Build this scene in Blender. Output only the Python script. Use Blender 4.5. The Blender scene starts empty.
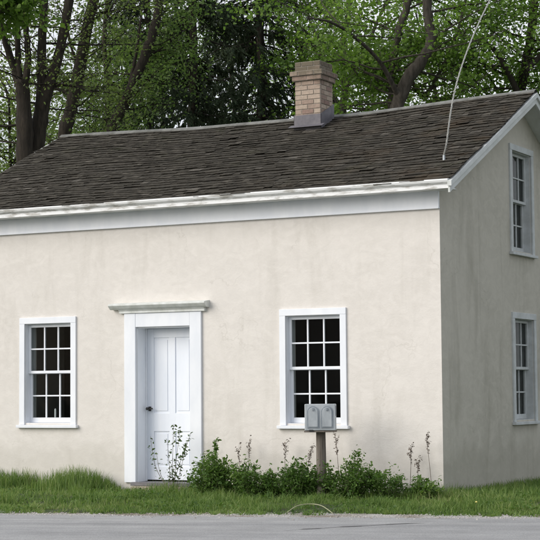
import bpy, math, random
import numpy as np
from mathutils import Vector, Matrix

random.seed(7)
RNG = np.random.default_rng(11)
SC = bpy.context.scene
COL = SC.collection
PI = math.pi

# ------------------------------------------------------------------ camera
CAM = np.array([7.2712, -17.6397, 1.156])
YAW, PITCH, ROLL, FPX = 0.49, 0.0713, -0.0078, 1719.27
_cy, _sy = math.cos(YAW), math.sin(YAW)
_f = np.array([-_sy*math.cos(PITCH), _cy*math.cos(PITCH), math.sin(PITCH)])
_r0 = np.array([_cy, _sy, 0.0]); _u0 = np.cross(_r0, _f)
_r = _r0*math.cos(ROLL)+_u0*math.sin(ROLL)
_u = -_r0*math.sin(ROLL)+_u0*math.cos(ROLL)
cam_data = bpy.data.cameras.new('camera')
cam = bpy.data.objects.new('camera', cam_data)
COL.objects.link(cam)
cam_data.sensor_width = 36
cam_data.lens = FPX/540*36
cam_data.clip_end = 2000
cam_data.clip_start = 0.1
M = Matrix(((_r[0], _u[0], -_f[0], CAM[0]), (_r[1], _u[1], -_f[1], CAM[1]),
            (_r[2], _u[2], -_f[2], CAM[2]), (0, 0, 0, 1)))
cam.matrix_world = M
SC.camera = cam
SC.render.resolution_x = 1024
SC.render.resolution_y = 1024

# ------------------------------------------------------------------ world, sun, exposure
SUN_EL, SUN_AZ = math.radians(27), math.radians(-38)     # azimuth: 0 = straight out from the front wall, negative = from the left
world = bpy.data.worlds.new('World'); SC.world = world
world.use_nodes = True
wn, wl = world.node_tree.nodes, world.node_tree.links
wn.clear()
wout = wn.new('ShaderNodeOutputWorld'); wbg = wn.new('ShaderNodeBackground')
sky = wn.new('ShaderNodeTexSky'); sky.sky_type = 'NISHITA'; sky.sun_disc = False
sky.sun_elevation = SUN_EL
sund = Vector((math.sin(SUN_AZ)*math.cos(SUN_EL), -math.cos(SUN_AZ)*math.cos(SUN_EL), math.sin(SUN_EL)))
sky.sun_rotation = math.atan2(sund.x, sund.y)
sky.air_density = 1.0; sky.dust_density = 2.0
wtc = wn.new('ShaderNodeTexCoord'); wno = wn.new('ShaderNodeTexNoise')
wno.inputs['Scale'].default_value = 3.2; wno.inputs['Detail'].default_value = 7
wrp = wn.new('ShaderNodeValToRGB')
wrp.color_ramp.elements[0].position = 0.30; wrp.color_ramp.elements[0].color = (.40, .40, .40, 1)
wrp.color_ramp.elements[1].position = 0.60; wrp.color_ramp.elements[1].color = (1, 1, 1, 1)
wmx = wn.new('ShaderNodeMix'); wmx.data_type = 'RGBA'
wmx.inputs[7].default_value = (7.7, 7.95, 8.5, 1)             # bright thin cloud
wl.new(wtc.outputs['Generated'], wno.inputs['Vector'])
wl.new(wno.outputs['Fac'], wrp.inputs['Fac'])
wl.new(wrp.outputs['Color'], wmx.inputs[0])
wl.new(sky.outputs['Color'], wmx.inputs[6])
wl.new(wmx.outputs[2], wbg.inputs['Color'])
wbg.inputs['Strength'].default_value = 0.095
wl.new(wbg.outputs['Background'], wout.inputs['Surface'])

sd = bpy.data.lights.new('sun', 'SUN'); sd.energy = 2.0; sd.angle = math.radians(44); sd.color = (1.0, .955, .89)
sun = bpy.data.objects.new('sun', sd); COL.objects.link(sun)
sun.rotation_euler = (-sund).to_track_quat('-Z', 'Y').to_euler()
SC.view_settings.view_transform = 'Standard'
SC.view_settings.look = 'None'
SC.view_settings.exposure = 0.38
SC.view_settings.gamma = 1
SC.view_settings.use_curve_mapping = False

# ------------------------------------------------------------------ helpers
def P(px, py, depth):
    """world point seen at photo pixel (px, py), at a real distance in front of the camera"""
    return CAM + depth*(_f + _r*(px-270)/FPX - _u*(py-270)/FPX)

def onY(px, py, y):
    d = _f + _r*(px-270)/FPX - _u*(py-270)/FPX
    return CAM + d*(y-CAM[1])/d[1]

RD = np.array([.961, .275]); RD /= np.linalg.norm(RD)          # road direction
RN = np.array([-RD[1], RD[0]])                                # towards the house
RO = np.array([-3.53, -3.30])
def sdist(x, y): return (x-RO[0])*RN[0]+(y-RO[1])*RN[1]
def gz_s(s):
    t = np.clip((s+.1)/2.0, 0, 1)
    return -.06+.05*(t*t*(3-2*t))
def gz(x, y): return float(gz_s(sdist(x, y)))

def tag(o, label=None, cat=None, group=None, kind=None):
    if label: o['label'] = label
    if cat: o['category'] = cat
    if group: o['group'] = group
    if kind: o['kind'] = kind
    return o

def empty(name, loc=(0, 0, 0), rz=0, label=None, cat=None, group=None):
    o = bpy.data.objects.new(name, None); COL.objects.link(o)
    o.location = loc; o.rotation_euler = (0, 0, rz); o.empty_display_size = .2
    return tag(o, label, cat, group)

class MB:
    def __init__(s): s.v = []; s.f = []; s.n = 0
    def add(s, v, f):
        v = np.asarray(v, float).reshape(-1, 3)
        s.v.append(v); s.f += [tuple(i+s.n for i in q) for q in f]; s.n += len(v)
    def box(s, a, b):
        x0, y0, z0 = a; x1, y1, z1 = b
        s.add([(x0,y0,z0),(x1,y0,z0),(x1,y1,z0),(x0,y1,z0),(x0,y0,z1),(x1,y0,z1),(x1,y1,z1),(x0,y1,z1)],
              [(0,3,2,1),(4,5,6,7),(0,1,5,4),(1,2,6,5),(2,3,7,6),(3,0,4,7)])
    def hexa(s, v8):
        s.add(v8, [(0,3,2,1),(4,5,6,7),(0,1,5,4),(1,2,6,5),(2,3,7,6),(3,0,4,7)])
    def prism(s, prof, x0, x1, axis='x'):
        n = len(prof)
        if axis == 'x':
            a = [(x0, p[0], p[1]) for p in prof]; b = [(x1, p[0], p[1]) for p in prof]
        else:
            a = [(p[0], x0, p[1]) for p in prof]; b = [(p[0], x1, p[1]) for p in prof]
        s.add(a+b, [tuple(range(n))[::-1], tuple(range(n, 2*n))]+[(i, (i+1) % n, n+(i+1) % n, n+i) for i in range(n)])
    def tube(s, pts, rad, k=6, cap=True):
        pts = np.asarray(pts, float); m = len(pts)
        rad = np.broadcast_to(np.asarray(rad, float), (m,))
        t = np.gradient(pts, axis=0); t /= (np.linalg.norm(t, axis=1)[:, None]+1e-9)
        ref = np.array([0.31, .17, 1.0]) if abs(t[0][2]) < .8 else np.array([1.0, .2, .1])
        a = np.cross(t, ref); a /= (np.linalg.norm(a, axis=1)[:, None]+1e-9)
        b = np.cross(t, a)
        an = np.arange(k)*2*PI/k
        ring = pts[:, None, :]+rad[:, None, None]*(np.cos(an)[None, :, None]*a[:, None, :]+np.sin(an)[None, :, None]*b[:, None, :])
        f = [(i*k+j, i*k+(j+1) % k, (i+1)*k+(j+1) % k, (i+1)*k+j) for i in range(m-1) for j in range(k)]
        if cap: f += [tuple(range(k))[::-1], tuple(range((m-1)*k, m*k))]
        s.add(ring.reshape(-1, 3), f)
    def build(s, name, mat, parent=None, smooth=False, bevel=0):
        me = bpy.data.meshes.new(name)
        v = np.concatenate(s.v) if s.v else np.zeros((0, 3))
        me.from_pydata(v.tolist(), [], s.f); me.update()
        return link(name, me, mat, parent, smooth, bevel)

def link(name, me, mat, parent=None, smooth=False, bevel=0):
    o = bpy.data.objects.new(name, me); COL.objects.link(o)
    if mat: me.materials.append(mat)
    if parent:
        o.parent = parent
    if smooth: me.polygons.foreach_set('use_smooth', [True]*len(me.polygons))
    if bevel:
        b = o.modifiers.new('bevel', 'BEVEL'); b.width = bevel; b.segments = 2; b.limit_method = 'ANGLE'
    return o

def fast_mesh(name, verts, faces_n, k, mat, parent=None, smooth=False):
    """verts (N*?,3); faces_n array (F,k) of indices"""
    me = bpy.data.meshes.new(name)
    nv, nf = len(verts), len(faces_n)
    me.vertices.add(nv); me.vertices.foreach_set('co', np.ascontiguousarray(verts, dtype=np.float32).ravel())
    me.loops.add(nf*k); me.loops.foreach_set('vertex_index', np.ascontiguousarray(faces_n, dtype=np.int32).ravel())
    me.polygons.add(nf); me.polygons.foreach_set('loop_start', np.arange(nf, dtype=np.int32)*k)
    try: me.polygons.foreach_set('loop_total', np.full(nf, k, dtype=np.int32))
    except Exception: pass
    me.update(calc_edges=True); me.validate()
    return link(name, me, mat, parent, smooth)

# ------------------------------------------------------------------ materials
def mat(name):
    m = bpy.data.materials.new(name); m.use_nodes = True
    nt = m.node_tree; nt.nodes.clear()
    o = nt.nodes.new('ShaderNodeOutputMaterial'); b = nt.nodes.new('ShaderNodeBsdfPrincipled')
    nt.links.new(b.outputs[0], o.inputs[0])
    return m, nt, b, o
def coords(nt, scale=(1, 1, 1), obj=True):
    g = nt.nodes.new('ShaderNodeNewGeometry'); mp = nt.nodes.new('ShaderNodeMapping')
    mp.inputs['Scale'].default_value = scale
    nt.links.new(g.outputs['Position'], mp.inputs['Vector'])
    return mp.outputs[0]
def noise(nt, vec, sc, det=4, rough=.55, dist=0):
    n = nt.nodes.new('ShaderNodeTexNoise'); n.inputs['Scale'].default_value = sc
    n.inputs['Detail'].default_value = det; n.inputs['Roughness'].default_value = rough
    n.inputs['Distortion'].default_value = dist
    nt.links.new(vec, n.inputs['Vector']); return n.outputs['Fac']
def ramp(nt, fac, stops, interp='LINEAR'):
    r = nt.nodes.new('ShaderNodeValToRGB'); r.color_ramp.interpolation = interp
    e = r.color_ramp.elements
    while len(e) < len(stops): e.new(.5)
    for i, (p, c) in enumerate(stops):
        e[i].position = p
        e[i].color = (c, c, c, 1) if isinstance(c, (int, float)) else (*c, 1)
    nt.links.new(fac, r.inputs['Fac']); return r.outputs['Color']
def mix(nt, fac, a, b, mode='MIX'):
    m = nt.nodes.new('ShaderNodeMix'); m.data_type = 'RGBA'; m.blend_type = mode
    for k, v in ((0, fac), (6, a), (7, b)):
        sock = m.inputs[k]
        if hasattr(v, 'is_linked') or hasattr(v, 'links'): nt.links.new(v, sock)
        elif k == 0: sock.default_value = v
        else: sock.default_value = (*v, 1) if not isinstance(v, (int, float)) else (v, v, v, 1)
    return m.outputs[2]
def bump(nt, b, h, strength=.3, dist=.01):
    n = nt.nodes.new('ShaderNodeBump'); n.inputs['Strength'].default_value = strength; n.inputs['Distance'].default_value = dist
    nt.links.new(h, n.inputs['Height']); nt.links.new(n.outputs[0], b.inputs['Normal'])
def island(nt):
    return nt.nodes.new('ShaderNodeNewGeometry').outputs['Random Per Island']

def m_stucco(name, base, dirt, stain, streak=.5):
    m, nt, b, o = mat(name)
    c = coords(nt); cs = coords(nt, (2.2, 2.2, .35))
    big = ramp(nt, noise(nt, c, .9, 6, .62, .6), [(.30, 0.0), (.72, 1.0)])
    fine = ramp(nt, noise(nt, c, 14, 6, .7), [(.3, 0.0), (.75, 1.0)])
    st = ramp(nt, noise(nt, cs, 1.6, 7, .65, .5), [(.52, 0.0), (.78, 1.0)])
    trow = ramp(nt, noise(nt, coords(nt, (1, 1, 1.6)), 4.5, 5, .6, 1.2), [(.42, 0.0), (.62, 1.0)])
    col = mix(nt, big, base, dirt)
    col = mix(nt, mix(nt, .5, trow, fine), col, tuple(min(1, x*1.06) for x in base))
    f = nt.nodes.new('ShaderNodeMath'); f.operation = 'MULTIPLY'; f.inputs[1].default_value = streak
    nt.links.new(st, f.inputs[0])
    col = mix(nt, f.outputs[0], col, stain)
    # rain splash and soil at the foot of the wall
    g = nt.nodes.new('ShaderNodeNewGeometry'); sx = nt.nodes.new('ShaderNodeSeparateXYZ'); nt.links.new(g.outputs['Position'], sx.inputs[0])
    ad = nt.nodes.new('ShaderNodeMath'); ad.operation = 'MULTIPLY_ADD'; nt.links.new(noise(nt, c, 3.5, 5), ad.inputs[0]); ad.inputs[1].default_value = -.75
    nt.links.new(sx.outputs['Z'], ad.inputs[2])
    low = ramp(nt, ad.outputs[0], [(0.0, .34), (.22, 0.0)])
    col = mix(nt, low, col, stain)
    # hairline cracks
    v = nt.nodes.new('ShaderNodeTexVoronoi'); v.feature = 'DISTANCE_TO_EDGE'; v.inputs['Scale'].default_value = .75
    wob = nt.nodes.new('ShaderNodeTexNoise'); wob.inputs['Scale'].default_value = 3; wob.inputs['Detail'].default_value = 6
    nt.links.new(c, wob.inputs['Vector'])
    vm = nt.nodes.new('ShaderNodeVectorMath'); vm.operation = 'MULTIPLY_ADD'; vm.inputs[1].default_value = (.7, .7, .7)
    nt.links.new(wob.outputs['Color'], vm.inputs[0]); nt.links.new(c, vm.inputs[2]); nt.links.new(vm.outputs[0], v.inputs['Vector'])
    cr = ramp(nt, v.outputs['Distance'], [(0.0, .32), (.006, 0.0)])
    crm = mix(nt, ramp(nt, noise(nt, c, 1.3, 3), [(.5, 0.0), (.6, 1.0)]), (0, 0, 0), cr)
    col = mix(nt, crm, col, stain)
    nt.links.new(col, b.inputs['Base Color']); b.inputs['Roughness'].default_value = .9
    b.inputs['Specular IOR Level'].default_value = .2
    hh = mix(nt, .35, noise(nt, c, 3.0, 6, .6, .8), noise(nt, c, 45, 5, .7))
    bump(nt, b, hh, .38, .02)
    return m

def m_simple(name, c1, c2, sc=6, rough=.6, bs=.2, bd=.004, stretch=(1, 1, 1), spec=.4, lo=.35, hi=.7, metallic=0):
    m, nt, b, o = mat(name)
    c = coords(nt, stretch)
    n = noise(nt, c, sc, 6, .62)
    nt.links.new(ramp(nt, n, [(lo, c1), (hi, c2)]), b.inputs['Base Color'])
    b.inputs['Roughness'].default_value = rough; b.inputs['Specular IOR Level'].default_value = spec; b.inputs['Metallic'].default_value = metallic
    if bs: bump(nt, b, noise(nt, c, sc*3, 6, .7), bs, bd)
    return m

def m_leaf(name, stops, transl=.35, rough=.5):
    m, nt, b, o = mat(name)
    n = noise(nt, coords(nt), .9, 3)
    f = nt.nodes.new('ShaderNodeMath'); f.operation = 'MULTIPLY_ADD'; nt.links.new(island(nt), f.inputs[0]); f.inputs[1].default_value = .6
    sc = nt.nodes.new('ShaderNodeMath'); sc.operation = 'MULTIPLY_ADD'; nt.links.new(n, sc.inputs[0]); sc.inputs[1].default_value = 1.0; sc.inputs[2].default_value = -.3
    nt.links.new(sc.outputs[0], f.inputs[2])
    col = ramp(nt, f.outputs[0], stops)
    nt.links.new(col, b.inputs['Base Color']); b.inputs['Roughness'].default_value = rough
    b.inputs['Specular IOR Level'].default_value = .3
    t = nt.nodes.new('ShaderNodeBsdfTranslucent'); ms = nt.nodes.new('ShaderNodeMixShader')
    nt.links.new(mix(nt, 1.0, col, (1.15, 1.3, .65), 'MULTIPLY'), t.inputs['Color'])
    ms.inputs[0].default_value = transl
    nt.links.new(b.outputs[0], ms.inputs[1]); nt.links.new(t.outputs[0], ms.inputs[2]); nt.links.new(ms.outputs[0], o.inputs[0])
    return m

MAT = {}
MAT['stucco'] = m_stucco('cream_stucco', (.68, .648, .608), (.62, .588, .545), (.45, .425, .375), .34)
MAT['stucco_side'] = m_stucco('shaded_weathered_stucco', (.51, .485, .42), (.42, .40, .34), (.26, .245, .195), .55)  # streaked cream stucco, base darkened to carry the gable wall's shade
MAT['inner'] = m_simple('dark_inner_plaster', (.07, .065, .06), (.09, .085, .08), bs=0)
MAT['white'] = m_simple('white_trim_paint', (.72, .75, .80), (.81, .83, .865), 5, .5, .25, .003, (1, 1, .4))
MAT['door'] = m_simple('white_door_paint', (.72, .76, .83), (.79, .82, .875), 4, .45, .2, .002, (2, 2, .4))
MAT['eave'] = m_simple('peeling_eave_paint', (.44, .43, .40), (.82, .83, .83), 7, .65, .4, .004, (.6, 2, 3), lo=.36, hi=.50)
MAT['rake'] = m_simple('grey_white_rake_paint', (.52, .54, .52), (.64, .66, .65), 6, .6, .3, .003, (2, .6, 1))
MAT['aged'] = m_simple('aged_green_white_paint', (.56, .58, .545), (.76, .78, .77), 9, .6, .3, .003)
MAT['side_white'] = m_simple('shaded_side_window_paint', (.44, .46, .45), (.56, .585, .59), 8, .6, .3, .003)  # white trim paint darkened, the gable side's shade put into the colour
MAT['lead'] = m_simple('dull_lead_flashing', (.10, .095, .11), (.16, .15, .165), 12, .6, .3, .003)
MAT['mortar'] = m_simple('pale_mortar', (.30, .27, .23), (.40, .36, .31), 20, .95, .5, .004)
MAT['threshold'] = m_simple('worn_threshold_wood', (.13, .125, .13), (.22, .21, .22), 10, .8, .4, .004, (.5, 2, 2))
MAT['stone'] = m_simple('pale_step_stone', (.26, .22, .17), (.42, .36, .28), 9, .95, .8, .02)
MAT['iron'] = m_simple('black_iron', (.02, .02, .02), (.035, .035, .033), 20, .45, .2, .001)
MAT['steel'] = m_simple('galvanised_steel', (.36, .39, .41), (.50, .53, .55), 9, .5, .15, .002, (1, 1, .6), metallic=.35)
MAT['steel_dark'] = m_simple('scratched_grey_steel', (.22, .25, .28), (.32, .35, .38), 14, .55, .15, .002, metallic=.3)
MAT['post'] = m_simple('weathered_post_wood', (.10, .085, .07), (.20, .175, .15), 12, .85, .7, .006, (3, 3, .25))
MAT['cable'] = m_simple('pale_cable_jacket', (.30, .30, .28), (.46, .46, .43), 25, .6, .2, .001)
MAT['wax'] = m_simple('white_wax', (.75, .77, .80), (.8, .81, .84), 5, .5, 0)
MAT['ridge'] = m_simple('worn_grey_ridge_strip', (.11, .11, .10), (.24, .24, .225), 5, .7, .4, .004, (1.5, 1, 1))
MAT['barkgrey'] = m_simple('furrowed_grey_bark', (.045, .038, .030), (.125, .108, .088), 9, .95, 1.0, .03, (2.2, 2.2, .35))
MAT['barkdark'] = m_simple('dark_brown_bark', (.020, .016, .012), (.06, .048, .036), 9, .95, 1.0, .03, (2.2, 2.2, .35))
MAT['straw'] = m_simple('dry_brown_stem', (.13, .105, .085), (.21, .175, .145), 30, .9, 0)
MAT['greenstem'] = m_simple('green_stem', (.09, .12, .045), (.13, .16, .06), 30, .8, 0)
MAT['pale_hose'] = m_simple('pale_dry_cane', (.26, .27, .16), (.38, .37, .25), 30, .7, 0)
MAT['yellow'] = m_simple('yellow_petals', (.60, .55, .15), (.70, .62, .20), 30, .7, 0)

MAT['maple'] = m_leaf('fresh_maple_leaf', [(.0, (.05, .095, .022)), (.40, (.145, .24, .055)), (.8, (.22, .33, .08)), (1, (.33, .43, .14))], .55)
MAT['elm'] = m_leaf('dull_green_leaf', [(.0, (.05, .09, .034)), (.5, (.15, .225, .08)), (1, (.29, .38, .16))], .55)
MAT['olive'] = m_leaf('sparse_olive_leaf', [(.0, (.06, .09, .03)), (.5, (.17, .225, .08)), (1, (.30, .36, .15))], .52)
MAT['spruce'] = m_leaf('dark_spruce_needle', [(.0, (.018, .034, .016)), (.6, (.038, .060, .028)), (1, (.075, .095, .040))], .12, .65)
MAT['far'] = m_leaf('pale_spring_leaf', [(.0, (.10, .16, .045)), (.5, (.18, .25, .08)), (1, (.30, .34, .14))], .45)
MAT['shrub'] = m_leaf('shrub_leaf', [(.0, (.04, .080, .018)), (.45, (.085, .160, .035)), (.85, (.15, .24, .060)), (1, (.26, .33, .11))], .4)
MAT['shrub2'] = m_leaf('sapling_leaf', [(.0, (.035, .06, .025)), (.6, (.07, .11, .04)), (1, (.11, .16, .06))], .3)
MAT['grass'] = m_leaf('grass_blade', [(.0, (.045, .085, .022)), (.28, (.10, .175, .042)), (.60, (.175, .26, .070)), (.84, (.28, .33, .13)), (1, (.52, .46, .28))], .35)

# roof shingles
m, nt, b, o = mat('weathered_shingle')
c = coords(nt)
r1 = ramp(nt, island(nt), [(0, (.046, .041, .033)), (.4, (.053, .048, .039)), (.8, (.060, .054, .044)), (.96, (.072, .065, .053)), (1, (.105, .096, .082))])
gr = ramp(nt, noise(nt, coords(nt, (1, 2.6, 2.6)), 7, 9, .80, .8), [(.34, .45), (.50, 1.1), (.66, 2.6)])
col = mix(nt, 1.0, r1, gr, 'MULTIPLY')
gg = nt.nodes.new('ShaderNodeNewGeometry'); sx = nt.nodes.new('ShaderNodeSeparateXYZ'); nt.links.new(gg.outputs['Position'], sx.inputs[0])
rx = nt.nodes.new('ShaderNodeMapRange'); rx.inputs[1].default_value = -3.0; rx.inputs[2].default_value = 0.0
nt.links.new(sx.outputs['X'], rx.inputs[0])
rust = ramp(nt, noise(nt, c, 1.6, 6, .65, .4), [(.50, 0.0), (.68, .75)])
mm = nt.nodes.new('ShaderNodeMath'); mm.operation = 'MULTIPLY'; nt.links.new(rust, mm.inputs[0]); nt.links.new(rx.outputs[0], mm.inputs[1])
col = mix(nt, mm.outputs[0], col, (.085, .058, .034))
moss = ramp(nt, noise(nt, c, 2.3, 7, .7), [(.58, 0.0), (.75, .5)])
col = mix(nt, moss, col, (.060, .066, .032))
nt.links.new(col, b.inputs['Base Color']); b.inputs['Roughness'].default_value = .95; b.inputs['Specular IOR Level'].default_value = .15
bump(nt, b, noise(nt, coords(nt, (1.5, 4, 4)), 22, 7, .75), .9, .02)
MAT['shingle'] = m
# bricks
m, nt, b, o = mat('old_buff_brick')
r1 = ramp(nt, island(nt), [(0, (.25, .165, .135)), (.4, (.35, .27, .215)), (.75, (.42, .34, .27)), (1, (.30, .20, .165))])
col = mix(nt, 1.0, r1, ramp(nt, noise(nt, coords(nt), 24, 6, .7), [(.3, .75), (.7, 1.15)]), 'MULTIPLY')
gg = nt.nodes.new('ShaderNodeNewGeometry'); sx = nt.nodes.new('ShaderNodeSeparateXYZ'); nt.links.new(gg.outputs['Position'], sx.inputs[0])
mh = nt.nodes.new('ShaderNodeMath'); mh.operation = 'MULTIPLY_ADD'; nt.links.new(noise(nt, coords(nt), 7, 6, .7), mh.inputs[0]); mh.inputs[1].default_value = .55; nt.links.new(sx.outputs['Z'], mh.inputs[2])
mr = nt.nodes.new('ShaderNodeMapRange'); mr.inputs[1].default_value = 5.40; mr.inputs[2].default_value = 5.62; mr.inputs[4].default_value = .9; nt.links.new(mh.outputs[0], mr.inputs[0])
col = mix(nt, mr.outputs[0], col, (.11, .095, .065))
nt.links.new(col, b.inputs['Base Color']); b.inputs['Roughness'].default_value = .95
bump(nt, b, noise(nt, coords(nt), 60, 5, .7), .6, .006)
MAT['brick'] = m
# asphalt
m, nt, b, o = mat('old_asphalt')
rot = nt.nodes.new('ShaderNodeNewGeometry'); mp = nt.nodes.new('ShaderNodeMapping'); mp.inputs['Rotation'].default_value = (0, 0, -math.atan2(RD[1], RD[0])); mp.vector_type = 'POINT'
nt.links.new(rot.outputs['Position'], mp.inputs['Vector'])
mp2 = nt.nodes.new('ShaderNodeMapping'); mp2.inputs['Scale'].default_value = (.12, 1.6, 1); nt.links.new(mp.outputs[0], mp2.inputs['Vector'])
band = ramp(nt, noise(nt, mp2.outputs[0], 1.3, 6, .6), [(.3, (.25, .25, .252)), (.7, (.37, .367, .36))])
sp = ramp(nt, noise(nt, mp.outputs[0], 70, 5, .85), [(.3, .55), (.7, 1.42)])
pat = ramp(nt, noise(nt, mp.outputs[0], 2.0, 6, .65), [(.35, .88), (.65, 1.08)])
nt.links.new(mix(nt, 1.0, mix(nt, 1.0, band, sp, 'MULTIPLY'), pat, 'MULTIPLY'), b.inputs['Base Color']); b.inputs['Roughness'].default_value = .9
bump(nt, b, noise(nt, mp.outputs[0], 120, 4, .8), .6, .006)
MAT['asphalt'] = m
# gravel shoulder
m, nt, b, o = mat('pale_gravel')
c = coords(nt)
v = nt.nodes.new('ShaderNodeTexVoronoi'); v.inputs['Scale'].default_value = 60; nt.links.new(c, v.inputs['Vector'])
g1 = mix(nt, .55, ramp(nt, noise(nt, c, 30, 6, .75), [(.3, (.30, .28, .25)), (.7, (.52, .50, .47))]), ramp(nt, v.outputs['Color'], [(0, (.28, .27, .25)), (1, (.60, .58, .55))]))
g1 = mix(nt, ramp(nt, noise(nt, c, 2.2, 5), [(.45, 0.0), (.62, .7)]), g1, (.19, .15, .105))
nt.links.new(g1, b.inputs['Base Color']); b.inputs['Roughness'].default_value = .95
bump(nt, b, v.outputs['Distance'], .9, .012)
MAT['gravel'] = m
# ground soil / turf
m, nt, b, o = mat('turf_soil')
c = coords(nt)
g1 = ramp(nt, noise(nt, c, 26, 6, .7), [(.3, (.030, .045, .014)), (.55, (.050, .078, .020)), (.75, (.085, .105, .035))])
g2 = ramp(nt, noise(nt, c, 1.1, 6, .6), [(.50, 0.0), (.70, .8)])
nt.links.new(mix(nt, g2, g1, (.10, .082, .052)), b.inputs['Base Color']); b.inputs['Roughness'].default_value = 1
bump(nt, b, noise(nt, c, 40, 6, .7), 1, .03)
MAT['turf'] = m
MAT['crack'] = m_simple('black_road_tar', (.03, .03, .03), (.06, .06, .06), 20, .7, 0)
# window glass
m = bpy.data.materials.new('window_glass'); m.use_nodes = True; nt = m.node_tree; nt.nodes.clear()
o = nt.nodes.new('ShaderNodeOutputMaterial'); tr = nt.nodes.new('ShaderNodeBsdfTransparent'); gl = nt.nodes.new('ShaderNodeBsdfGlossy')
tr.inputs['Color'].default_value = (.78, .82, .80, 1); gl.inputs['Roughness'].default_value = .02; gl.inputs['Color'].default_value = (1, 1, 1, 1)
fr = nt.nodes.new('ShaderNodeFresnel'); fr.inputs['IOR'].default_value = 1.14
n1 = nt.nodes.new('ShaderNodeTexNoise'); n1.inputs['Scale'].default_value = 3; bp = nt.nodes.new('ShaderNodeBump'); bp.inputs['Strength'].default_value = .25; bp.inputs['Distance'].default_value = .01
ge = nt.nodes.new('ShaderNodeNewGeometry'); nt.links.new(ge.outputs['Position'], n1.inputs['Vector']); nt.links.new(n1.outputs['Fac'], bp.inputs['Height'])
nt.links.new(bp.outputs[0], gl.inputs['Normal'])
ms = nt.nodes.new('ShaderNodeMixShader'); nt.links.new(fr.outputs[0], ms.inputs[0]); nt.links.new(tr.outputs[0], ms.inputs[1]); nt.links.new(gl.outputs[0], ms.inputs[2]); nt.links.new(ms.outputs[0], o.inputs[0])
MAT['glass'] = m

# ------------------------------------------------------------------ ground, road
def as_pt(a, s, z): return (RO[0]+RD[0]*a+RN[0]*s, RO[1]+RD[1]*a+RN[1]*s, z)
svals = np.unique(np.concatenate([[-400, -200, -80, -30, -12, -8.6], np.linspace(-.6, 3.0, 37), [4, 6, 10, 16, 25, 40, 80, 200, 400]]))
avals = np.unique(np.concatenate([[-400, -200, -90, -50, -30, -20], np.linspace(-12, 14, 105), [20, 30, 50, 90, 200, 400]]))
gv = []; A_, S_ = np.meshgrid(avals, svals)
zz = gz_s(S_)
zz = np.where(S_ < -.05, -.11, zz)
near = (np.abs(A_) < 14) & (S_ > .1) & (S_ < 16)
zz = zz+np.where(near, .012*np.sin(A_*2.1+S_*1.3)+.010*np.sin(A_*.9-S_*2.7+1), 0)
zz = np.where(S_ < -8.3, -.06, zz)
gx = RO[0]+RD[0]*A_+RN[0]*S_; gy = RO[1]+RD[1]*A_+RN[1]*S_
gv = np.stack([gx, gy, zz], -1).reshape(-1, 3)
na = len(avals)
ii = np.array([(j*na+i, j*na+i+1, (j+1)*na+i+1, (j+1)*na+i) for j in range(len(svals)-1) for i in range(na-1)])
tag(fast_mesh('ground', gv, ii, 4, MAT['turf'], smooth=True), kind='structure')

def strip(name, s0f, s1f, z, material, a0=-300, a1=300, th=.03):
    aa = np.concatenate([np.linspace(a0, -14, 12)[:-1], np.arange(-14, 16, .08), np.linspace(16, a1, 12)])
    v = []; f = []
    for i, a in enumerate(aa):
        v += [as_pt(a, s0f(a), z), as_pt(a, s1f(a), z)]
        if i: f.append((2*i-2, 2*i, 2*i+1, 2*i-1))
    mb = MB(); mb.add(v, f)
    return tag(mb.build(name, material), kind='structure')
def wob(a, k, amp):
    return amp*(math.sin(a*1.7*k+.3)+.6*math.sin(a*4.3*k+1.1)+.4*math.sin(a*9.1*k+2)+.3*math.sin(a*23*k))
strip('gravel_shoulder', lambda a: -.75, lambda a: .20+wob(a, 1.3, .09), -.048, MAT['gravel'])
strip('road', lambda a: -7.8, lambda a: -.38+wob(a, .8, .022), -.040, MAT['asphalt'])
strip('gravel_shoulder', lambda a: -8.6, lambda a: -7.6, -.052, MAT['gravel'])
# tar seam across the near lane, as in the road surface of the photo
def onZ(px, py, z):
    d = _f + _r*(px-270)/FPX - _u*(py-270)/FPX
    return CAM + d*(z-CAM[2])/d[2]
mb = MB(); v = []; f = []
pp = [(285, 530.5), (300, 529), (320, 528.2), (340, 526.6), (362, 525.8), (385, 524.2), (405, 523.4), (430, 522.6)]
for i, (x, y) in enumerate(pp):
    q = onZ(x, y, -.036); w = .034 if 0 < i < len(pp)-1 else .004
    v += [(q[0], q[1]-w, -.036), (q[0]+.01, q[1]+w, -.036)]
    if i: f.append((2*i-2, 2*i, 2*i+1, 2*i-1))
mb.add(v, f); tag(mb.build('road_crack', MAT['crack']), kind='structure')

# ------------------------------------------------------------------ house
L, DY = 6.61, 5.08
RY, RZ = 2.54, 4.853                     # ridge
EY, EZ = -.30, 3.476                     # front eave, top of roof
SL = (RZ-EZ)/(RY-EY)
XO = .235
house = empty('house', (-L/2, DY/2, 0), 0, 'cream stucco one-and-a-half-storey cottage with white trim and dark shingle roof', 'house')
bpy.context.view_layer.update()
HLOC = Vector(house.location)
def hp(o):      # parent to the house keeping world-space mesh coordinates
    o.parent = house; o.location = -HLOC; return o

def roofz(y, off=-.085): return (EZ+(y-EY)*SL if y <= RY else EZ+((2*RY-y)-EY)*SL)+off

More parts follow.
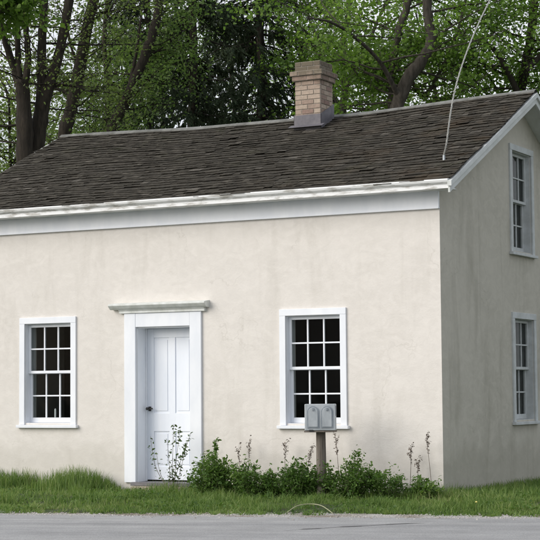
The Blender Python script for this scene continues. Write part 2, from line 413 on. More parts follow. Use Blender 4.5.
def wall_mesh(us, holes, ztop, to3, th):
    """us: horizontal extent; holes: (u0,u1,z0,z1); to3(u,d,z) -> point with d = depth inwards"""
    mb = MB()
    ub = sorted(set([us[0], us[1]]+[h[0] for h in holes]+[h[1] for h in holes]+([RY] if ztop is roofz else [])))
    ub = [u for u in ub if us[0] <= u <= us[1]]
    zb0 = sorted(set([0.0]+[h[2] for h in holes]+[h[3] for h in holes]))
    zb0 = [-.15]+[z for z in zb0 if z > .001]
    for a, b in zip(ub[:-1], ub[1:]):
        ta, tb = ztop(a), ztop(b)
        cov = [h for h in holes if h[0] <= (a+b)/2 <= h[1]]
        zs = [-.15]+sorted(set([0.0*1 for _ in ()]+[h[2] for h in cov]+[h[3] for h in cov]))
        for i, z0 in enumerate(zs):
            last = i == len(zs)-1
            z1a, z1b = (ta, tb) if last else (zs[i+1], zs[i+1])
            cz = (z0+min(z1a, z1b))/2; cu = (a+b)/2
            if any(h[0] < cu < h[1] and h[2] < cz < h[3] for h in holes): continue
            mb.add([to3(a, 0, z0), to3(b, 0, z0), to3(b, 0, z1b), to3(a, 0, z1a)], [(0, 1, 2, 3)])
            mb.add([to3(a, th, z0), to3(b, th, z0), to3(b, th, z1b), to3(a, th, z1a)], [(3, 2, 1, 0)])
    for u0, u1, z0, z1 in holes:
        c = [(u0, z0), (u1, z0), (u1, z1), (u0, z1)]
        for i in range(4):
            p, q = c[i], c[(i+1) % 4]
            mb.add([to3(p[0], 0, p[1]), to3(p[0], th, p[1]), to3(q[0], th, q[1]), to3(q[0], 0, q[1])], [(0, 1, 2, 3)])
    return mb
CS = .078; WW = .855; ZH = 2.04; ZS = .80
X1, X2 = -5.712, -2.012
TH = .24
front_holes = [(X1+CS, X1+WW-CS, ZS, ZH), (X2+CS, X2+WW-CS, ZS, ZH), (-3.98, -3.215, -.05, 1.962)]
hp(wall_mesh((-L, 0), front_holes, lambda u: 3.50, lambda u, d, z: (u, d, z), TH).build('front_wall', MAT['stucco']))
Y1 = 2.235
ZSU, ZHU = 2.88, 4.118
side_holes = [(Y1+CS, Y1+WW-CS, ZS, ZH), (Y1+CS, Y1+WW-CS, ZSU, ZHU)]
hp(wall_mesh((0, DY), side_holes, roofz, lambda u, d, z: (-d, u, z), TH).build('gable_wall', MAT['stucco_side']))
hp(wall_mesh((0, DY), side_holes, roofz, lambda u, d, z: (-L+d, DY-u, z), TH).build('gable_wall', MAT['stucco']))
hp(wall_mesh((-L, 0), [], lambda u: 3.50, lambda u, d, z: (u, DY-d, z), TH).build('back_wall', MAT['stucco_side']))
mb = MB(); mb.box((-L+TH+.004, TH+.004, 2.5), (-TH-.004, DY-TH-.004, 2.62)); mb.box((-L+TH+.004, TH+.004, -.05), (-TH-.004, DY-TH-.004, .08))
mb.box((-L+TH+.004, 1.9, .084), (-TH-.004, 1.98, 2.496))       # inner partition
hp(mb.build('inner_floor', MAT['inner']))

def window(to3, u0, zs, zh, wm, side=1):
    """parts of a sash window; u0 = outer left of casing; d negative = proud of the wall"""
    w = empty('window', (0, 0, 0)); w.parent = house; w.location = -HLOC
    def bx(mb, ua, ub, da, db, za, zb):
        v = [to3(ua, da, za), to3(ub, da, za), to3(ub, db, za), to3(ua, db, za), to3(ua, da, zb), to3(ub, da, zb), to3(ub, db, zb), to3(ua, db, zb)]
        mb.hexa(v)
    a, b_ = u0, u0+WW
    mb = MB()   # casing: jambs + head, plus jamb linings
    bx(mb, a, a+CS, -.022, .004, zs-.02, zh+.002); bx(mb, b_-CS, b_, -.022, .004, zs-.02, zh+.002); bx(mb, a, b_, -.024, .004, zh+.002, zh+CS)
    bx(mb, a+CS-.012, a+CS+.004, .006, TH-.02, zs, zh+.0); bx(mb, b_-CS-.004, b_-CS+.012, .006, TH-.02, zs, zh)
    bx(mb, a+CS+.005, b_-CS-.005, .006, TH-.02, zh-.006, zh+.010)
    mb.build('frame', wm, w, bevel=.003)
    mb = MB(); 
    v = [to3(a-.028, -.055, zs-.058), to3(b_+.028, -.055, zs-.058), to3(b_+.028, .0, zs-.058), to3(a-.028, .0, zs-.058),
         to3(a-.028, -.055, zs-.022), to3(b_+.028, -.055, zs-.022), to3(b_+.028, .0, zs-.021), to3(a-.028, .0, zs-.021)]
    mb.hexa(v); bx(mb, a+CS+.005, b_-CS-.005, .003, TH-.02, zs-.02, zs+.004)
    mb.build('sill', wm, w, bevel=.004)
    ga, gb = a+CS+.005, b_-CS-.005
    mid = zs+(zh-zs)*.508
    def sash(name, z0, z1, d, bot, top):
        mb = MB(); t = .035; st = .034
        bx(mb, ga, ga+st, d, d+t, z0, z1); bx(mb, gb-st, gb, d, d+t, z0, z1)
        bx(mb, ga+st, gb-st, d+.001, d+t-.001, z0, z0+bot); bx(mb, ga+st, gb-st, d+.001, d+t-.001, z1-top, z1)
        iw = gb-ga-2*st; mw = .018
        for k in (1, 2):
            uc = ga+st+iw*k/3; bx(mb, uc-mw/2, uc+mw/2, d+.006, d+t-.006, z0+bot, z1-top)
        zc = (z0+bot+z1-top)/2; bx(mb, ga+st, gb-st, d+.004, d+t-.008, zc-mw/2, zc+mw/2)
        mb.build(name, wm, w, bevel=.002)
        g = MB(); g.add([to3(ga+.01, d+t*.55, z0+.01), to3(gb-.01, d+t*.55, z0+.01), to3(gb-.01, d+t*.55, z1-.01), to3(ga+.01, d+t*.55, z1-.01)], [(0, 1, 2, 3)])
        g.build('glass', MAT['glass'], w)
    sash('upper_sash', mid-.010, zh-.008, .060, .034, .034)
    sash('lower_sash', zs+.006, mid+.018, .098, .062, .034)
    return w
F = lambda u, d, z: (u, d, z)
RT = lambda u, d, z: (-d, u, z)
LT = lambda u, d, z: (-L+d, DY-u, z)
window(F, X1, ZS, ZH, MAT['white']); window(F, X2, ZS, ZH, MAT['white'])
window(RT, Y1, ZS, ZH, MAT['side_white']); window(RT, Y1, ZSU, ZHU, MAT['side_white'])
window(LT, Y1, ZS, ZH, MAT['white']); window(LT, Y1, ZSU, ZHU, MAT['white'])

# door
dr = empty('front_door'); dr.parent = house; dr.location = -HLOC
mb = MB()
DZ0 = .10
mb.box((-4.140, -.030, .09), (-3.98, .004, 2.130)); mb.box((-3.215, -.030, .09), (-3.058, .004, 2.130)); mb.box((-3.979, -.028, 1.962), (-3.216, .004, 2.129))
mb.box((-3.992, .006, .09), (-3.966, .225, 1.975)); mb.box((-3.229, .006, .09), (-3.203, .225, 1.975)); mb.box((-3.965, .006, 1.948), (-3.230, .225, 1.975))
mb.box((-3.966, .180, .10), (-3.950, .198, 1.948))      # door stop
mb.build('door_frame', MAT['white'], dr, bevel=.004)
mb = MB()
sx0, sx1, sy, sz0, sz1 = -3.965, -3.230, .20, .115, 1.945
mb.box((sx0, sy+.012, sz0), (sx1, sy+.03, sz1))
px_ = [sx0, sx0+.105, sx0+.325, sx0+.410, sx1-.105, sx1]
pz_ = [sz0, sz0+.16, .70, .92, sz1-.11, sz1]
for xa, xb in ((px_[0], px_[1]), (px_[4], px_[5])): mb.box((xa, sy, sz0), (xb, sy+.014, sz1))
mb.box((px_[2], sy+.0005, pz_[1]), (px_[3], sy+.014, pz_[4]))
for za, zb in ((pz_[0], pz_[1]), (pz_[2], pz_[3]), (pz_[4], pz_[5])): mb.box((px_[1], sy+.001, za), (px_[4], sy+.014, zb))
for xa, xb in ((px_[1], px_[2]), (px_[3], px_[4])):
    for za, zb in ((pz_[1], pz_[2]), (pz_[3], pz_[4])):
        mb.box((xa+.028, sy+.006, za+.028), (xb-.028, sy+.0135, zb-.028))
slab = mb.build('door_slab', MAT['door'], dr, bevel=.003)
mb = MB(); mb.box((sx0+.030, sy-.006, .945), (sx0+.068, sy+.001, 1.00)); 
mb.tube([(sx0+.05, sy-.006, .975), (sx0+.05, sy-.045, .975)], [.010, .010], 8)
mb.tube([(sx0+.05, sy-.045, .975), (sx0+.05, sy-.055, .975), (sx0+.05, sy-.072, .975), (sx0+.05, sy-.080, .975)], [.010, .018, .018, .008], 12)
mb.box((sx0+.035, sy-.055, .966), (sx0+.115, sy-.040, .984))
mb.build('handle', MAT['iron'], dr)
mb = MB()
mb.prism([(.004, 2.131), (-.045, 2.131), (-.045, 2.160), (-.060, 2.168), (-.060, 2.176), (.004, 2.176)], -4.205, -3.000)
mb.prism([(.004, 2.177), (-.070, 2.177), (-.095, 2.192), (-.125, 2.222), (-.125, 2.240), (-.10, 2.247), (.004, 2.262)], -4.315, -2.955)
mb.build('door_cap', MAT['aged'], dr, bevel=.003)
mb = MB(); mb.box((-4.02, -.085, .055), (-3.12, .24, .098)); mb.build('threshold', MAT['threshold'], dr, bevel=.006)
mb = MB(); mb.box((-3.98, -.16, -.08), (-3.14, .05, .054)); mb.build('step_stone', MAT['stone'], dr, bevel=.02)

# frieze, eaves, rakes
mb = MB()
mb.box((-L-.02, -.028, 3.187), (.002, .0, 3.395)); mb.box((-L-.02, -.040, 3.180), (.004, .0, 3.194))
hp(mb.build('frieze_board', MAT['white'], bevel=.003))
mb = MB()
mb.box((-L-XO+.03, EY+.03, 3.375), (XO-.03, .0, 3.392))                          # soffit
mb.box((-L-XO, EY, 3.366), (XO, EY+.028, 3.445))                                 # fascia
mb.prism([(EY-.002, 3.410), (EY-.035, 3.432), (EY-.045, 3.452), (EY-.045, 3.466), (EY+.03, 3.478)], -L-XO-.005, XO+.005)   # crown
hp(mb.build('eave_board', MAT['eave'], bevel=.002))
mb = MB()
mb.box((-L-XO, DY-EY-.028, 3.366), (XO, DY-EY, 3.452)); mb.box((-L-XO+.03, DY, 3.375), (XO-.03, DY-EY-.03, 3.392))
hp(mb.build('eave_board', MAT['eave'], bevel=.002))
def rake(xa, xb, x2a, x2b):
    mb = MB(); off = .006
    for sgn in (1, -1):
        def pt(x, y, z): return (x, y if sgn > 0 else 2*RY-y, z)
        e = EY-.02
        def zt(y, o): return EZ+(y-EY)*SL+o
        for (ya, yb, x0, x1, lo, hi) in ((e, RY, xa, xb, -.150, -.052), (e-.02, RY, min(xa, xb)-.0 if 0 else xa, x2a, -.072, -.012)):
            if sgn < 0: yb = RY-.002
            v = [pt(x0, ya, zt(ya, lo)), pt(x1, ya, zt(ya, lo)), pt(x1, yb, zt(yb, lo)), pt(x0, yb, zt(yb, lo)),
                 pt(x0, ya, zt(ya, hi)), pt(x1, ya, zt(ya, hi)), pt(x1, yb, zt(yb, hi)), pt(x0, yb, zt(yb, hi))]
            mb.hexa(v)
        s0, s1 = sorted((x2b, xa))
        v = [pt(s0, -.001 if 0 else EY+.03, zt(EY+.03, -.105)), pt(s1, EY+.03, zt(EY+.03, -.105)), pt(s1, RY, zt(RY, -.105)), pt(s0, RY, zt(RY, -.105)),
             pt(s0, EY+.03, zt(EY+.03, -.09)), pt(s1, EY+.03, zt(EY+.03, -.09)), pt(s1, RY, zt(RY, -.09)), pt(s0, RY, zt(RY, -.09))]
        mb.hexa(v)
    return mb
hp(rake(XO, XO+.026, XO+.050, .0).build('rake_board', MAT['rake'], bevel=.003))
hp(rake(-L-XO, -L-XO-.026, -L-XO-.050, -L).build('rake_board', MAT['rake'], bevel=.003))

# roof: deck + shingle courses
roof = empty('roof'); roof.parent = house; roof.location = -HLOC
mb = MB()
prof = [(EY+.0, EZ-.035), (RY, RZ-.035), (2*RY-EY, EZ-.035), (2*RY-EY, EZ-.012), (RY, RZ-.012), (EY, EZ-.012)]
x0, x1 = -L-XO-.02, XO+.03
n = len(prof)
def sag0(x): return -.088*math.sin(PI*min(1, max(0, (x-x0)/(x1-x0))))
xs = np.linspace(x0, x1, 25); v = []; f = []
for i, xx in enumerate(xs):
    v += [(xx, p[0], p[1]+(sag0(xx)-.006 if abs(p[0]-RY) < .01 else 0)) for p in prof]
    if i: f += [((i-1)*n+j, (i-1)*n+(j+1) % n, i*n+(j+1) % n, i*n+j) for j in range(n)]
f += [tuple(range(n))[::-1], tuple(range(24*n, 25*n))]
mb.add(v, f); mb.build('roof_deck', MAT['shingle'], roof)
sl_len = math.hypot(RY-EY, RZ-EZ); ny = np.array([0, -(RZ-EZ), RY-EY])/sl_len; dy = np.array([0, RY-EY, RZ-EZ])/sl_len
mb = MB(); rs = random.Random(3)
EXP = .098; ncourse = int(sl_len/EXP)+1
def sag(x, t): return -.088*max(0, math.sin(PI*(x-x0)/(x1-x0)))*t+.008*math.sin(x*1.1+.6)*t+.006*math.sin(x*2.3+t*3)+.007*math.sin(t*9+x*.7)
for side in (0, 1):
    for c in range(ncourse):
        d0 = c*EXP-.035
        x = x0-rs.random()*.1
        cw = .010*math.sin(c*2.3)+rs.uniform(-.006, .006)
        while x < x1+.01:
            w = rs.uniform(.07, .20); xa, xb = max(x, x0-.012*rs.random()), min(x+w-.001, x1+.012*rs.random())
            x += w
            if xb-xa < .02: continue
            b0 = d0+rs.uniform(-.012, .012)+cw+.02*math.sin(xa*3+c); ln = EXP*1.75
            th = rs.uniform(.003, .006); lift = rs.uniform(.010, .016) if rs.random() > .015 else rs.uniform(.020, .028)
            t1 = min(b0+ln, sl_len-.002)
            v = []
            for (dd, hh) in ((b0, lift-th), (t1, -.010)):
                for xx in (xa, xb):
                    q = np.array([0, EY, EZ])+dy*dd+ny*(hh+sag(xx, dd/sl_len)); v.append((xx, q[1], q[2]))
            v = [v[0], v[1], v[3], v[2]]
            tk = rs.uniform(-.003, .003)
            top = [tuple(np.array(p)+ny*(th if i < 2 else .006)+ny*(tk if i in (0, 3) else 0)) for i, p in enumerate(v)]
            vv = v+top
            if side: vv = [(p[0], 2*RY-p[1], p[2]) for p in vv]
            mb.hexa(vv)
mb.build('shingles', MAT['shingle'], roof)
mb = MB()
xs = np.linspace(x0, x1, 40)
for sgn in (1, -1):
    v = []; f = []
    for i, xx in enumerate(xs):
        s_ = sag(xx, 1)
        wv = .055+.012*math.sin(xx*5)
        v += [(xx, RY, RZ+.030+s_), (xx, RY-sgn*wv, RZ+.024+s_-wv*SL), (xx, RY-sgn*wv, RZ+.008+s_-wv*SL)]
        if i: k = 3*i; f += [(k-3, k, k+1, k-2), (k-2, k+1, k+2, k-1)]
    mb.add(v, f)
mb.build('ridge_cap', MAT['ridge'], roof)

# chimney
CX0, CX1, CY0, CY1 = -2.870, -2.500, 2.10, 2.47
ch = empty('chimney'); ch.parent = house; ch.location = -HLOC
mb = MB(); rs = random.Random(5)
core = MB()
CH = .0625
levels = [(4.705+i*CH, 0.0) for i in range(9)]
zc = 4.705+9*CH
z = 4.45
levels = []
while z < 5.40:
    out = 0
    if 5.20 < z+CH/2 < 5.262: out = .030
    elif 5.262 < z+CH/2 < 5.325: out = .052
    levels.append((z, out)); z += CH
TOPZ = levels[-1][0]+CH
for i, (z, out) in enumerate(levels):
    a, b_, c0, d0 = CX0-out, CX1+out, CY0-out, CY1+out
    core.box((a+.006, c0+.006, z+(.0005 if i % 2 else 0)), (b_-.006, d0-.006, z+CH-.001))
    n = 2 if i % 2 == 0 else 3
    lim = np.linspace(0, 1, n+1) if n == 2 else np.array([0, .26, .74, 1])
    for fi in range(4):
        for k in range(n):
            g = .0045; t0, t1 = lim[k], lim[k+1]; pr = rs.uniform(-.001, .003); zz0, zz1 = z+.004, z+CH-.005
            if fi in (0, 2):
                xa, xb = a+(b_-a)*t0+g, a+(b_-a)*t1-g
                if fi == 0: mb.box((xa, c0-pr, zz0), (xb, c0+.03, zz1))
                else: mb.box((xa, d0-.03, zz0), (xb, d0+pr, zz1))
            else:
                ya, yb = c0+.033+(d0-c0-.066)*t0+g, c0+.033+(d0-c0-.066)*t1-g
                if fi == 1: mb.box((b_-.03, ya, zz0), (b_+pr, yb, zz1))
                else: mb.box((a-pr, ya, zz0), (a+.03, yb, zz1))
mb.build('brickwork', MAT['brick'], ch, bevel=.003); core.build('mortar', MAT['mortar'], ch)
mb = MB(); zt = 4.75
e = .012
mb.box((CX0-e, CY0-e, 4.50), (CX1+e, CY0-.0045, zt))
mb.add([(CX1+.0045, CY0-e, 4.5), (CX1+e, CY0-e, 4.5), (CX1+e, CY1+e, 4.7), (CX1+.0045, CY1+e, 4.7), (CX1+.0045, CY0-e, zt-.001), (CX1+e, CY0-e, zt-.001), (CX1+e, CY1+e, 4.93), (CX1+.0045, CY1+e, 4.93)], [(0,3,2,1),(4,5,6,7),(0,1,5,4),(1,2,6,5),(2,3,7,6),(3,0,4,7)])
mb.add([(CX0-e, CY0-e, 4.5), (CX0-.0045, CY0-e, 4.5), (CX0-.0045, CY1+e, 4.7), (CX0-e, CY1+e, 4.7), (CX0-e, CY0-e, zt-.001), (CX0-.0045, CY0-e, zt-.001), (CX0-.0045, CY1+e, 4.93), (CX0-e, CY1+e, 4.93)], [(0,3,2,1),(4,5,6,7),(0,1,5,4),(1,2,6,5),(2,3,7,6),(3,0,4,7)])
def rpt(x, y, h): q = np.array([0, EY, EZ])+dy*((y-EY)/dy[1])+ny*h; return (x, q[1], q[2])
mb.add([rpt(CX0-.06, CY0-.09, -.018), rpt(CX1+.06, CY0-.09, -.018), rpt(CX1+.06, CY0-.005, -.020), rpt(CX0-.06, CY0-.005, -.020),
        rpt(CX0-.06, CY0-.09, -.012), rpt(CX1+.06, CY0-.09, -.012), rpt(CX1+.06, CY0-.005, -.014), rpt(CX0-.06, CY0-.005, -.014)], [(0,3,2,1),(4,5,6,7),(0,1,5,4),(1,2,6,5),(2,3,7,6),(3,0,4,7)])
mb.build('flashing', MAT['lead'], ch, bevel=.002)
mb = MB(); mb.tube([((CX0+CX1)/2, (CY0+CY1)/2, TOPZ-.05), ((CX0+CX1)/2, (CY0+CY1)/2, TOPZ+.012)], .10, 14); mb.build('flue', MAT['mortar'], ch)

# ------------------------------------------------------------------ candle in the left window
q = onY(55.2, 417, .16)
cd = empty('candle', (q[0], .165, .808), 0, 'thin white candle standing inside the left front window', 'candle')
mb = MB(); mb.tube([(0, 0, 0), (0, 0, .008)], .026, 12); mb.build('holder', MAT['wax'], cd)
mb = MB(); mb.tube([(0, 0, .008), (0, 0, .165), (0, 0, .172)], [.012, .012, .004], 10); mb.build('candle_stick', MAT['wax'], cd)

# ------------------------------------------------------------------ service cable
A0 = np.array([-.041, .254, 3.76])
pts = [A0, A0+np.array([0, 0, .05])]
for px, py, d in ((446.5, 143, 19.32), (451.5, 107, 19.4), (457.5, 80, 19.6), (466, 54, 19.9), (476, 29, 20.4), (490, 0, 21), (512, -40, 22), (545, -95, 24), (590, -150, 27)):
    pts.append(P(px, py, d))
pts = np.array(pts)
def smooth(pts, k=5):
    out = []
    for i in range(len(pts)-1):
        p0, p1, p2, p3 = pts[max(i-1, 0)], pts[i], pts[i+1], pts[min(i+2, len(pts)-1)]
        for t in np.linspace(0, 1, k, endpoint=False):
            out.append(.5*((2*p1)+(-p0+p2)*t+(2*p0-5*p1+4*p2-p3)*t*t+(-p0+3*p1-3*p2+p3)*t**3))
    out.append(pts[-1]); return np.array(out)
sp_ = smooth(pts, 6)
cb = empty('overhead_cable', tuple(A0), 0, 'thin pale twisted cable rising from the roof near its right corner', 'cable')
bpy.context.view_layer.update()
def sub(mb, name, m_, root, **k):
    o = mb.build(name, m_, root, **k); o.location = -Vector(root.location); return o
mb = MB()
tt = np.arange(len(sp_)*4)/4.0
dense = np.stack([np.interp(tt, np.arange(len(sp_)), sp_[:, i]) for i in range(3)], 1)
for ph in (0, 2.1, 4.2):
    off = np.stack([.006*np.cos(tt*2.1+ph), .006*np.sin(tt*2.1+ph), 0*tt], 1)
    mb.tube(dense+off, np.interp(tt, [0, 20, len(sp_)], [.0055, .0042, .004]), 5)
sub(mb, 'wire_strand', MAT['cable'], cb)
mb = MB(); mb.tube([A0+np.array([0, 0, -.04]), A0+np.array([0, 0, .05])], [.016, .014], 10)
sub(mb, 'bracket', MAT['steel'], cb)

# ------------------------------------------------------------------ twin mailbox
pb = onZ(321.2, 500.5, -.02)
pz = gz(pb[0], pb[1])
mxl = empty('mailbox', (pb[0], pb[1], pz), math.atan2(RD[1], RD[0])+.14, 'grey galvanised twin mailbox on a weathered wooden post at the verge', 'mailbox')
hb = 1.156+(430.5-418)*-1*0-0
scale = FPX/np.dot(pb-CAM, _f)
ztop = P(321, 404, np.dot(pb-CAM, _f))[2]-pz; zbot = P(321, 430.5, np.dot(pb-CAM, _f))[2]-pz
mb = MB(); mb.tube([(0, .06, -.2), (.004, .06, .3), (.0, .06, zbot-.018)], [.056, .055, .052], 14); mb.build('post', MAT['post'], mxl)
mb = MB(); mb.box((-.175, -.10, zbot-.018), (.175, .20, zbot-.002)); mb.build('bracket_board', MAT['post'], mxl, bevel=.003)
mb = MB(); W2 = .168
mb.box((-W2, -.10, zbot), (W2, .21, ztop)); hb_ = mb.build('box_housing', MAT['steel'], mxl, bevel=.008)
def arch(x0, x1, z0, z1, n=12):
    r = (x1-x0)/2; cx = (x0+x1)/2; zc_ = z1-r
    return [(x0, z0)]+[(cx-r*math.cos(PI*i/n), zc_+r*math.sin(PI*i/n)) for i in range(n+1)]+[(x1, z0)]
for x0_, x1_ in ((-.140, -.010), (.012, .142)):
    z0_, z1_ = zbot+.028, ztop-.022
    mb = MB(); mb.prism(arch(x0_, x1_, z0_, z1_), -.108, -.1003, 'y')
    d_ = mb.build('box_door', MAT['steel_dark'], mxl, bevel=.0015)
    mb = MB(); mb.prism(arch(x0_+.014, x1_-.014, z0_+.012, z1_-.014), -.114, -.1083, 'y'); mb.build('door_panel', MAT['steel'], d_, bevel=.002)
    mb = MB(); mb.box(((x0_+x1_)/2-.010, -.128, z1_-.05), ((x0_+x1_)/2+.010, -.1142, z1_-.02)); mb.build('latch', MAT['steel_dark'], d_, bevel=.002)
mb = MB(); mb.box((-.118, -.112, zbot-.012), (-.078, -.101, zbot+.010)); mb.build('hinge', MAT['iron'], mxl)
mb = MB(); mb.box((W2+.001, -.07, ztop-.13), (W2+.006, -.02, ztop-.02)); mb.build('flag', MAT['steel_dark'], mxl)

# ------------------------------------------------------------------ leaves
def leaf_mesh(name, cen, size, m_, parent, aspect=.62, updir=.5, fold=.25, dirs=None, var=.35):
    """cloud of small folded leaves (two quads each)"""
    n = len(cen)
    if n == 0: return None
    size = np.asarray(size)*(1+var*(RNG.random(n)*2-1))
    d = RNG.normal(size=(n, 3)); d[:, 2] = d[:, 2]*.6-.25
    if dirs is not None: d = dirs+.45*d
    d /= np.linalg.norm(d, axis=1)[:, None]
    nn = RNG.normal(size=(n, 3)); nn[:, 2] = np.abs(nn[:, 2])+updir
    s = np.cross(d, nn); s /= (np.linalg.norm(s, axis=1)[:, None]+1e-9)
    nn = np.cross(s, d)
    T = np.array([(0, 0, 0), (-.5, .30, fold), (-.38, .72, fold*.8), (0, 1.05, -.05), (.38, .72, fold*.8), (.5, .30, fold)])
    w = aspect
    v = cen[:, None, :]+size[:, None, None]*(T[None, :, 0, None]*w*s[:, None, :]+(T[None, :, 1, None]-.3)*d[:, None, :]+T[None, :, 2, None]*w*.6*nn[:, None, :])
    base = np.arange(n)[:, None]*6
    f = np.concatenate([base+np.array([0, 1, 2, 3]), base+np.array([0, 3, 4, 5])], 0)
    return fast_mesh(name, v.reshape(-1, 3), f, 4, m_, parent)

def tube_batch(lines, name, m_, parent, k=4, smooth_=True):
    """lines: list of (pts(m,3), radii(m))"""
    mb_v = []; fs = []; n0 = 0
    an = np.arange(k)*2*PI/k
    for pts, rad in lines:
        m = len(pts); kk = k
        t = np.gradient(pts, axis=0); t /= (np.linalg.norm(t, axis=1)[:, None]+1e-9)
        ref = np.array([0.31, .17, 1.0]) if abs(t[0][2]) < .75 else np.array([1.0, .2, .1])
        a = np.cross(t, ref); a /= (np.linalg.norm(a, axis=1)[:, None]+1e-9); b = np.cross(t, a)
        ring = pts[:, None, :]+rad[:, None, None]*(np.cos(an)[None, :, None]*a[:, None, :]+np.sin(an)[None, :, None]*b[:, None, :])
        mb_v.append(ring.reshape(-1, 3))
        i = np.arange(m-1)[:, None]*k; j = np.arange(k)[None, :]; j2 = (j+1) % k
        fs.append(np.stack([n0+i+j, n0+i+j2, n0+i+k+j2, n0+i+k+j], -1).reshape(-1, 4)); n0 += m*k
    return fast_mesh(name, np.concatenate(mb_v), np.concatenate(fs), 4, m_, parent, smooth_)

def bend(p0, d, ln, n, up=0.0, jit=.12):
    pts = [np.array(p0)]; d = np.array(d, float)
    for i in range(n):
        d = d+np.array([0, 0, up/n])+RNG.normal(size=3)*jit; d /= np.linalg.norm(d)
        pts.append(pts[-1]+d*ln/n)
    return np.array(pts), d

TOCAM = -_f[:2]/np.linalg.norm(_f[:2])
def tree(name, label, cat, group, stems, bark, leafm, nb=50, blen=(1.2, 2.4), ntw=8, tlen=(.5, .9), nleaf=24, lsize=.10, spread=.11,
         zmin=4.5, up=.25, updirz=(-.1, .7), root=None, bare=0.0, sides=4, extra=None, kmain=12, aspect=.62, droop=0, updir=.5, front=.6):
    base = np.array(stems[0][0][0]); rt = empty(name, (base[0], base[1], gz(base[0], base[1])), 0, label, cat, group)
    main = []; tw = []; cen = []; sizes = []
    for pts, rad in stems:
        pts = np.array(pts); sp = smooth(pts, 5); rr = np.interp(np.linspace(0, 1, len(sp)), np.linspace(0, 1, len(rad)), rad)
        wv = RNG.normal(size=(len(sp), 3))*rr[:, None]*.07; wv[0] = 0; wv[:, 2] = 0
        main.append((sp+wv, rr*(1+RNG.normal(size=len(sp))*.04)))
    tot = [np.sum(np.linalg.norm(np.diff(m[0][m[0][:, 2] > zmin-.6], axis=0), axis=1))+.01 for m in main]
    for mi, (sp, rr) in enumerate(main):
        ok = np.where(sp[:, 2] > zmin)[0]
        if len(ok) < 2: continue
        k = int(round(nb*tot[mi]/sum(tot)))
        for _ in range(k):
            i = RNG.choice(ok[:-1]); t = RNG.random(); p0 = sp[i]*(1-t)+sp[i+1]*t
            az = RNG.random()*2*PI; el = RNG.uniform(*updirz)
            d = np.array([math.cos(az), math.sin(az), el]); d /= np.linalg.norm(d)
            if np.dot(d[:2], TOCAM) > .25 and RNG.random() < front: continue
            ln = RNG.uniform(*blen); bp, _d = bend(p0, d, ln, 6, up, .13)
            r0 = min(rr[i]*.5, .006+.008*ln); br = np.linspace(r0, .006, 7)
            tw.append((bp, br))
            for q in range(ntw):
                u = RNG.uniform(.2, 1)*6; j = min(int(u), 5); pp = bp[j]*(1-(u-j))+bp[j+1]*(u-j)
                dd = _d*.5+RNG.normal(size=3)*.6; dd[2] += .1-droop; dd /= np.linalg.norm(dd)
                tl = RNG.uniform(*tlen); tp, _ = bend(pp, dd, tl, 3, .1-droop, .2)
                tw.append((tp, np.array([.0045, .0035, .0025, .0015])))
                if RNG.random() < bare: continue
                m_ = int(nleaf*RNG.uniform(.6, 1.4))
                uu = RNG.uniform(.15, 1.05, m_)*3; jj = np.minimum(uu.astype(int), 2); fr_ = (uu-jj)[:, None]
                c = tp[jj]*(1-fr_)+tp[jj+1]*fr_+RNG.normal(size=(m_, 3))*spread*np.array([1, 1, .6])
                cen.append(c)
    tr = tube_batch(main, 'trunk', bark, rt, kmain); tr.location = -rt.location
    o = tube_batch(tw, 'branches', bark, rt, sides); o.location = -rt.location
    if cen:
        cen = np.concatenate(cen)
        z = cen[:, 2]
        o = leaf_mesh('crown', cen, np.full(len(cen), lsize), leafm, rt, aspect=aspect, updir=updir); o.location = -rt.location
        for c in []: pass
    return rt

def stem(pxs, depth, rads, top=None):
    """trunk through photo points at one real distance; rads in metres. first point goes to the ground"""
    pts = []
    for k, (x, y) in enumerate(pxs):
        dd = depth[k] if isinstance(depth, (list, tuple)) else depth
        pts.append(P(x, y, dd))
    return pts
def root_at(px, depth):
    q = P(px, 418, depth); return np.array([q[0], q[1], gz(q[0], q[1])-.15])

G = 'tall trees rising behind the house'
# T1: clump of stems, left
D = 28.0; b0 = root_at(28, D)
s = [([b0]+stem([(27, 300), (26, 200), (25, 150), (24, 115), (22, 88), (21, 78)], D, 0), [.21, .17, .15, .14, .125, .11, .10]),
     (stem([(23, 95), (12, 62), (2, 30), (-10, -5), (-25, -60), (-40, -140)], [D, D, D-.3, D-.6, D-1, D-1.5], 0), [.075, .06, .05, .045, .035, .015]),
     (stem([(21, 85), (18, 60), (17, 25), (14, 0), (8, -60), (2, -150)], D, 0), [.06, .05, .042, .04, .035, .015]),
     (stem([(24, 90), (28, 60), (26, 28), (23, 0), (26, -70), (20, -170)], [D, D, D+.2, D+.4, D+.6, D+1], 0), [.065, .052, .048, .045, .035, .012]),
     ([b0+np.array([.15, .1, 0])]+stem([(34, 300), (36, 200), (36, 150), (41, 115), (46, 92), (55, 68), (62, 40), (69, 0), (80, -70), (84, -180)], D+.2, 0), [.20, .16, .15, .14, .125, .11, .085, .08, .075, .05, .015]),
     (stem([(40, 112), (42, 75), (42, 40), (44, 0), (42, -80), (38, -180)], D+.2, 0), [.09, .075, .07, .068, .05, .015])]
tree('deciduous_tree', 'dark many-stemmed tree with thin leaves behind the left end of the roof', 'tree', G, s, MAT['barkdark'], MAT['olive'],
     nb=95, front=.85, blen=(.8, 2.0), ntw=8, tlen=(.35, .9), nleaf=18, lsize=.05, spread=.12, zmin=4.3, bare=.25, updirz=(-.2, .9))
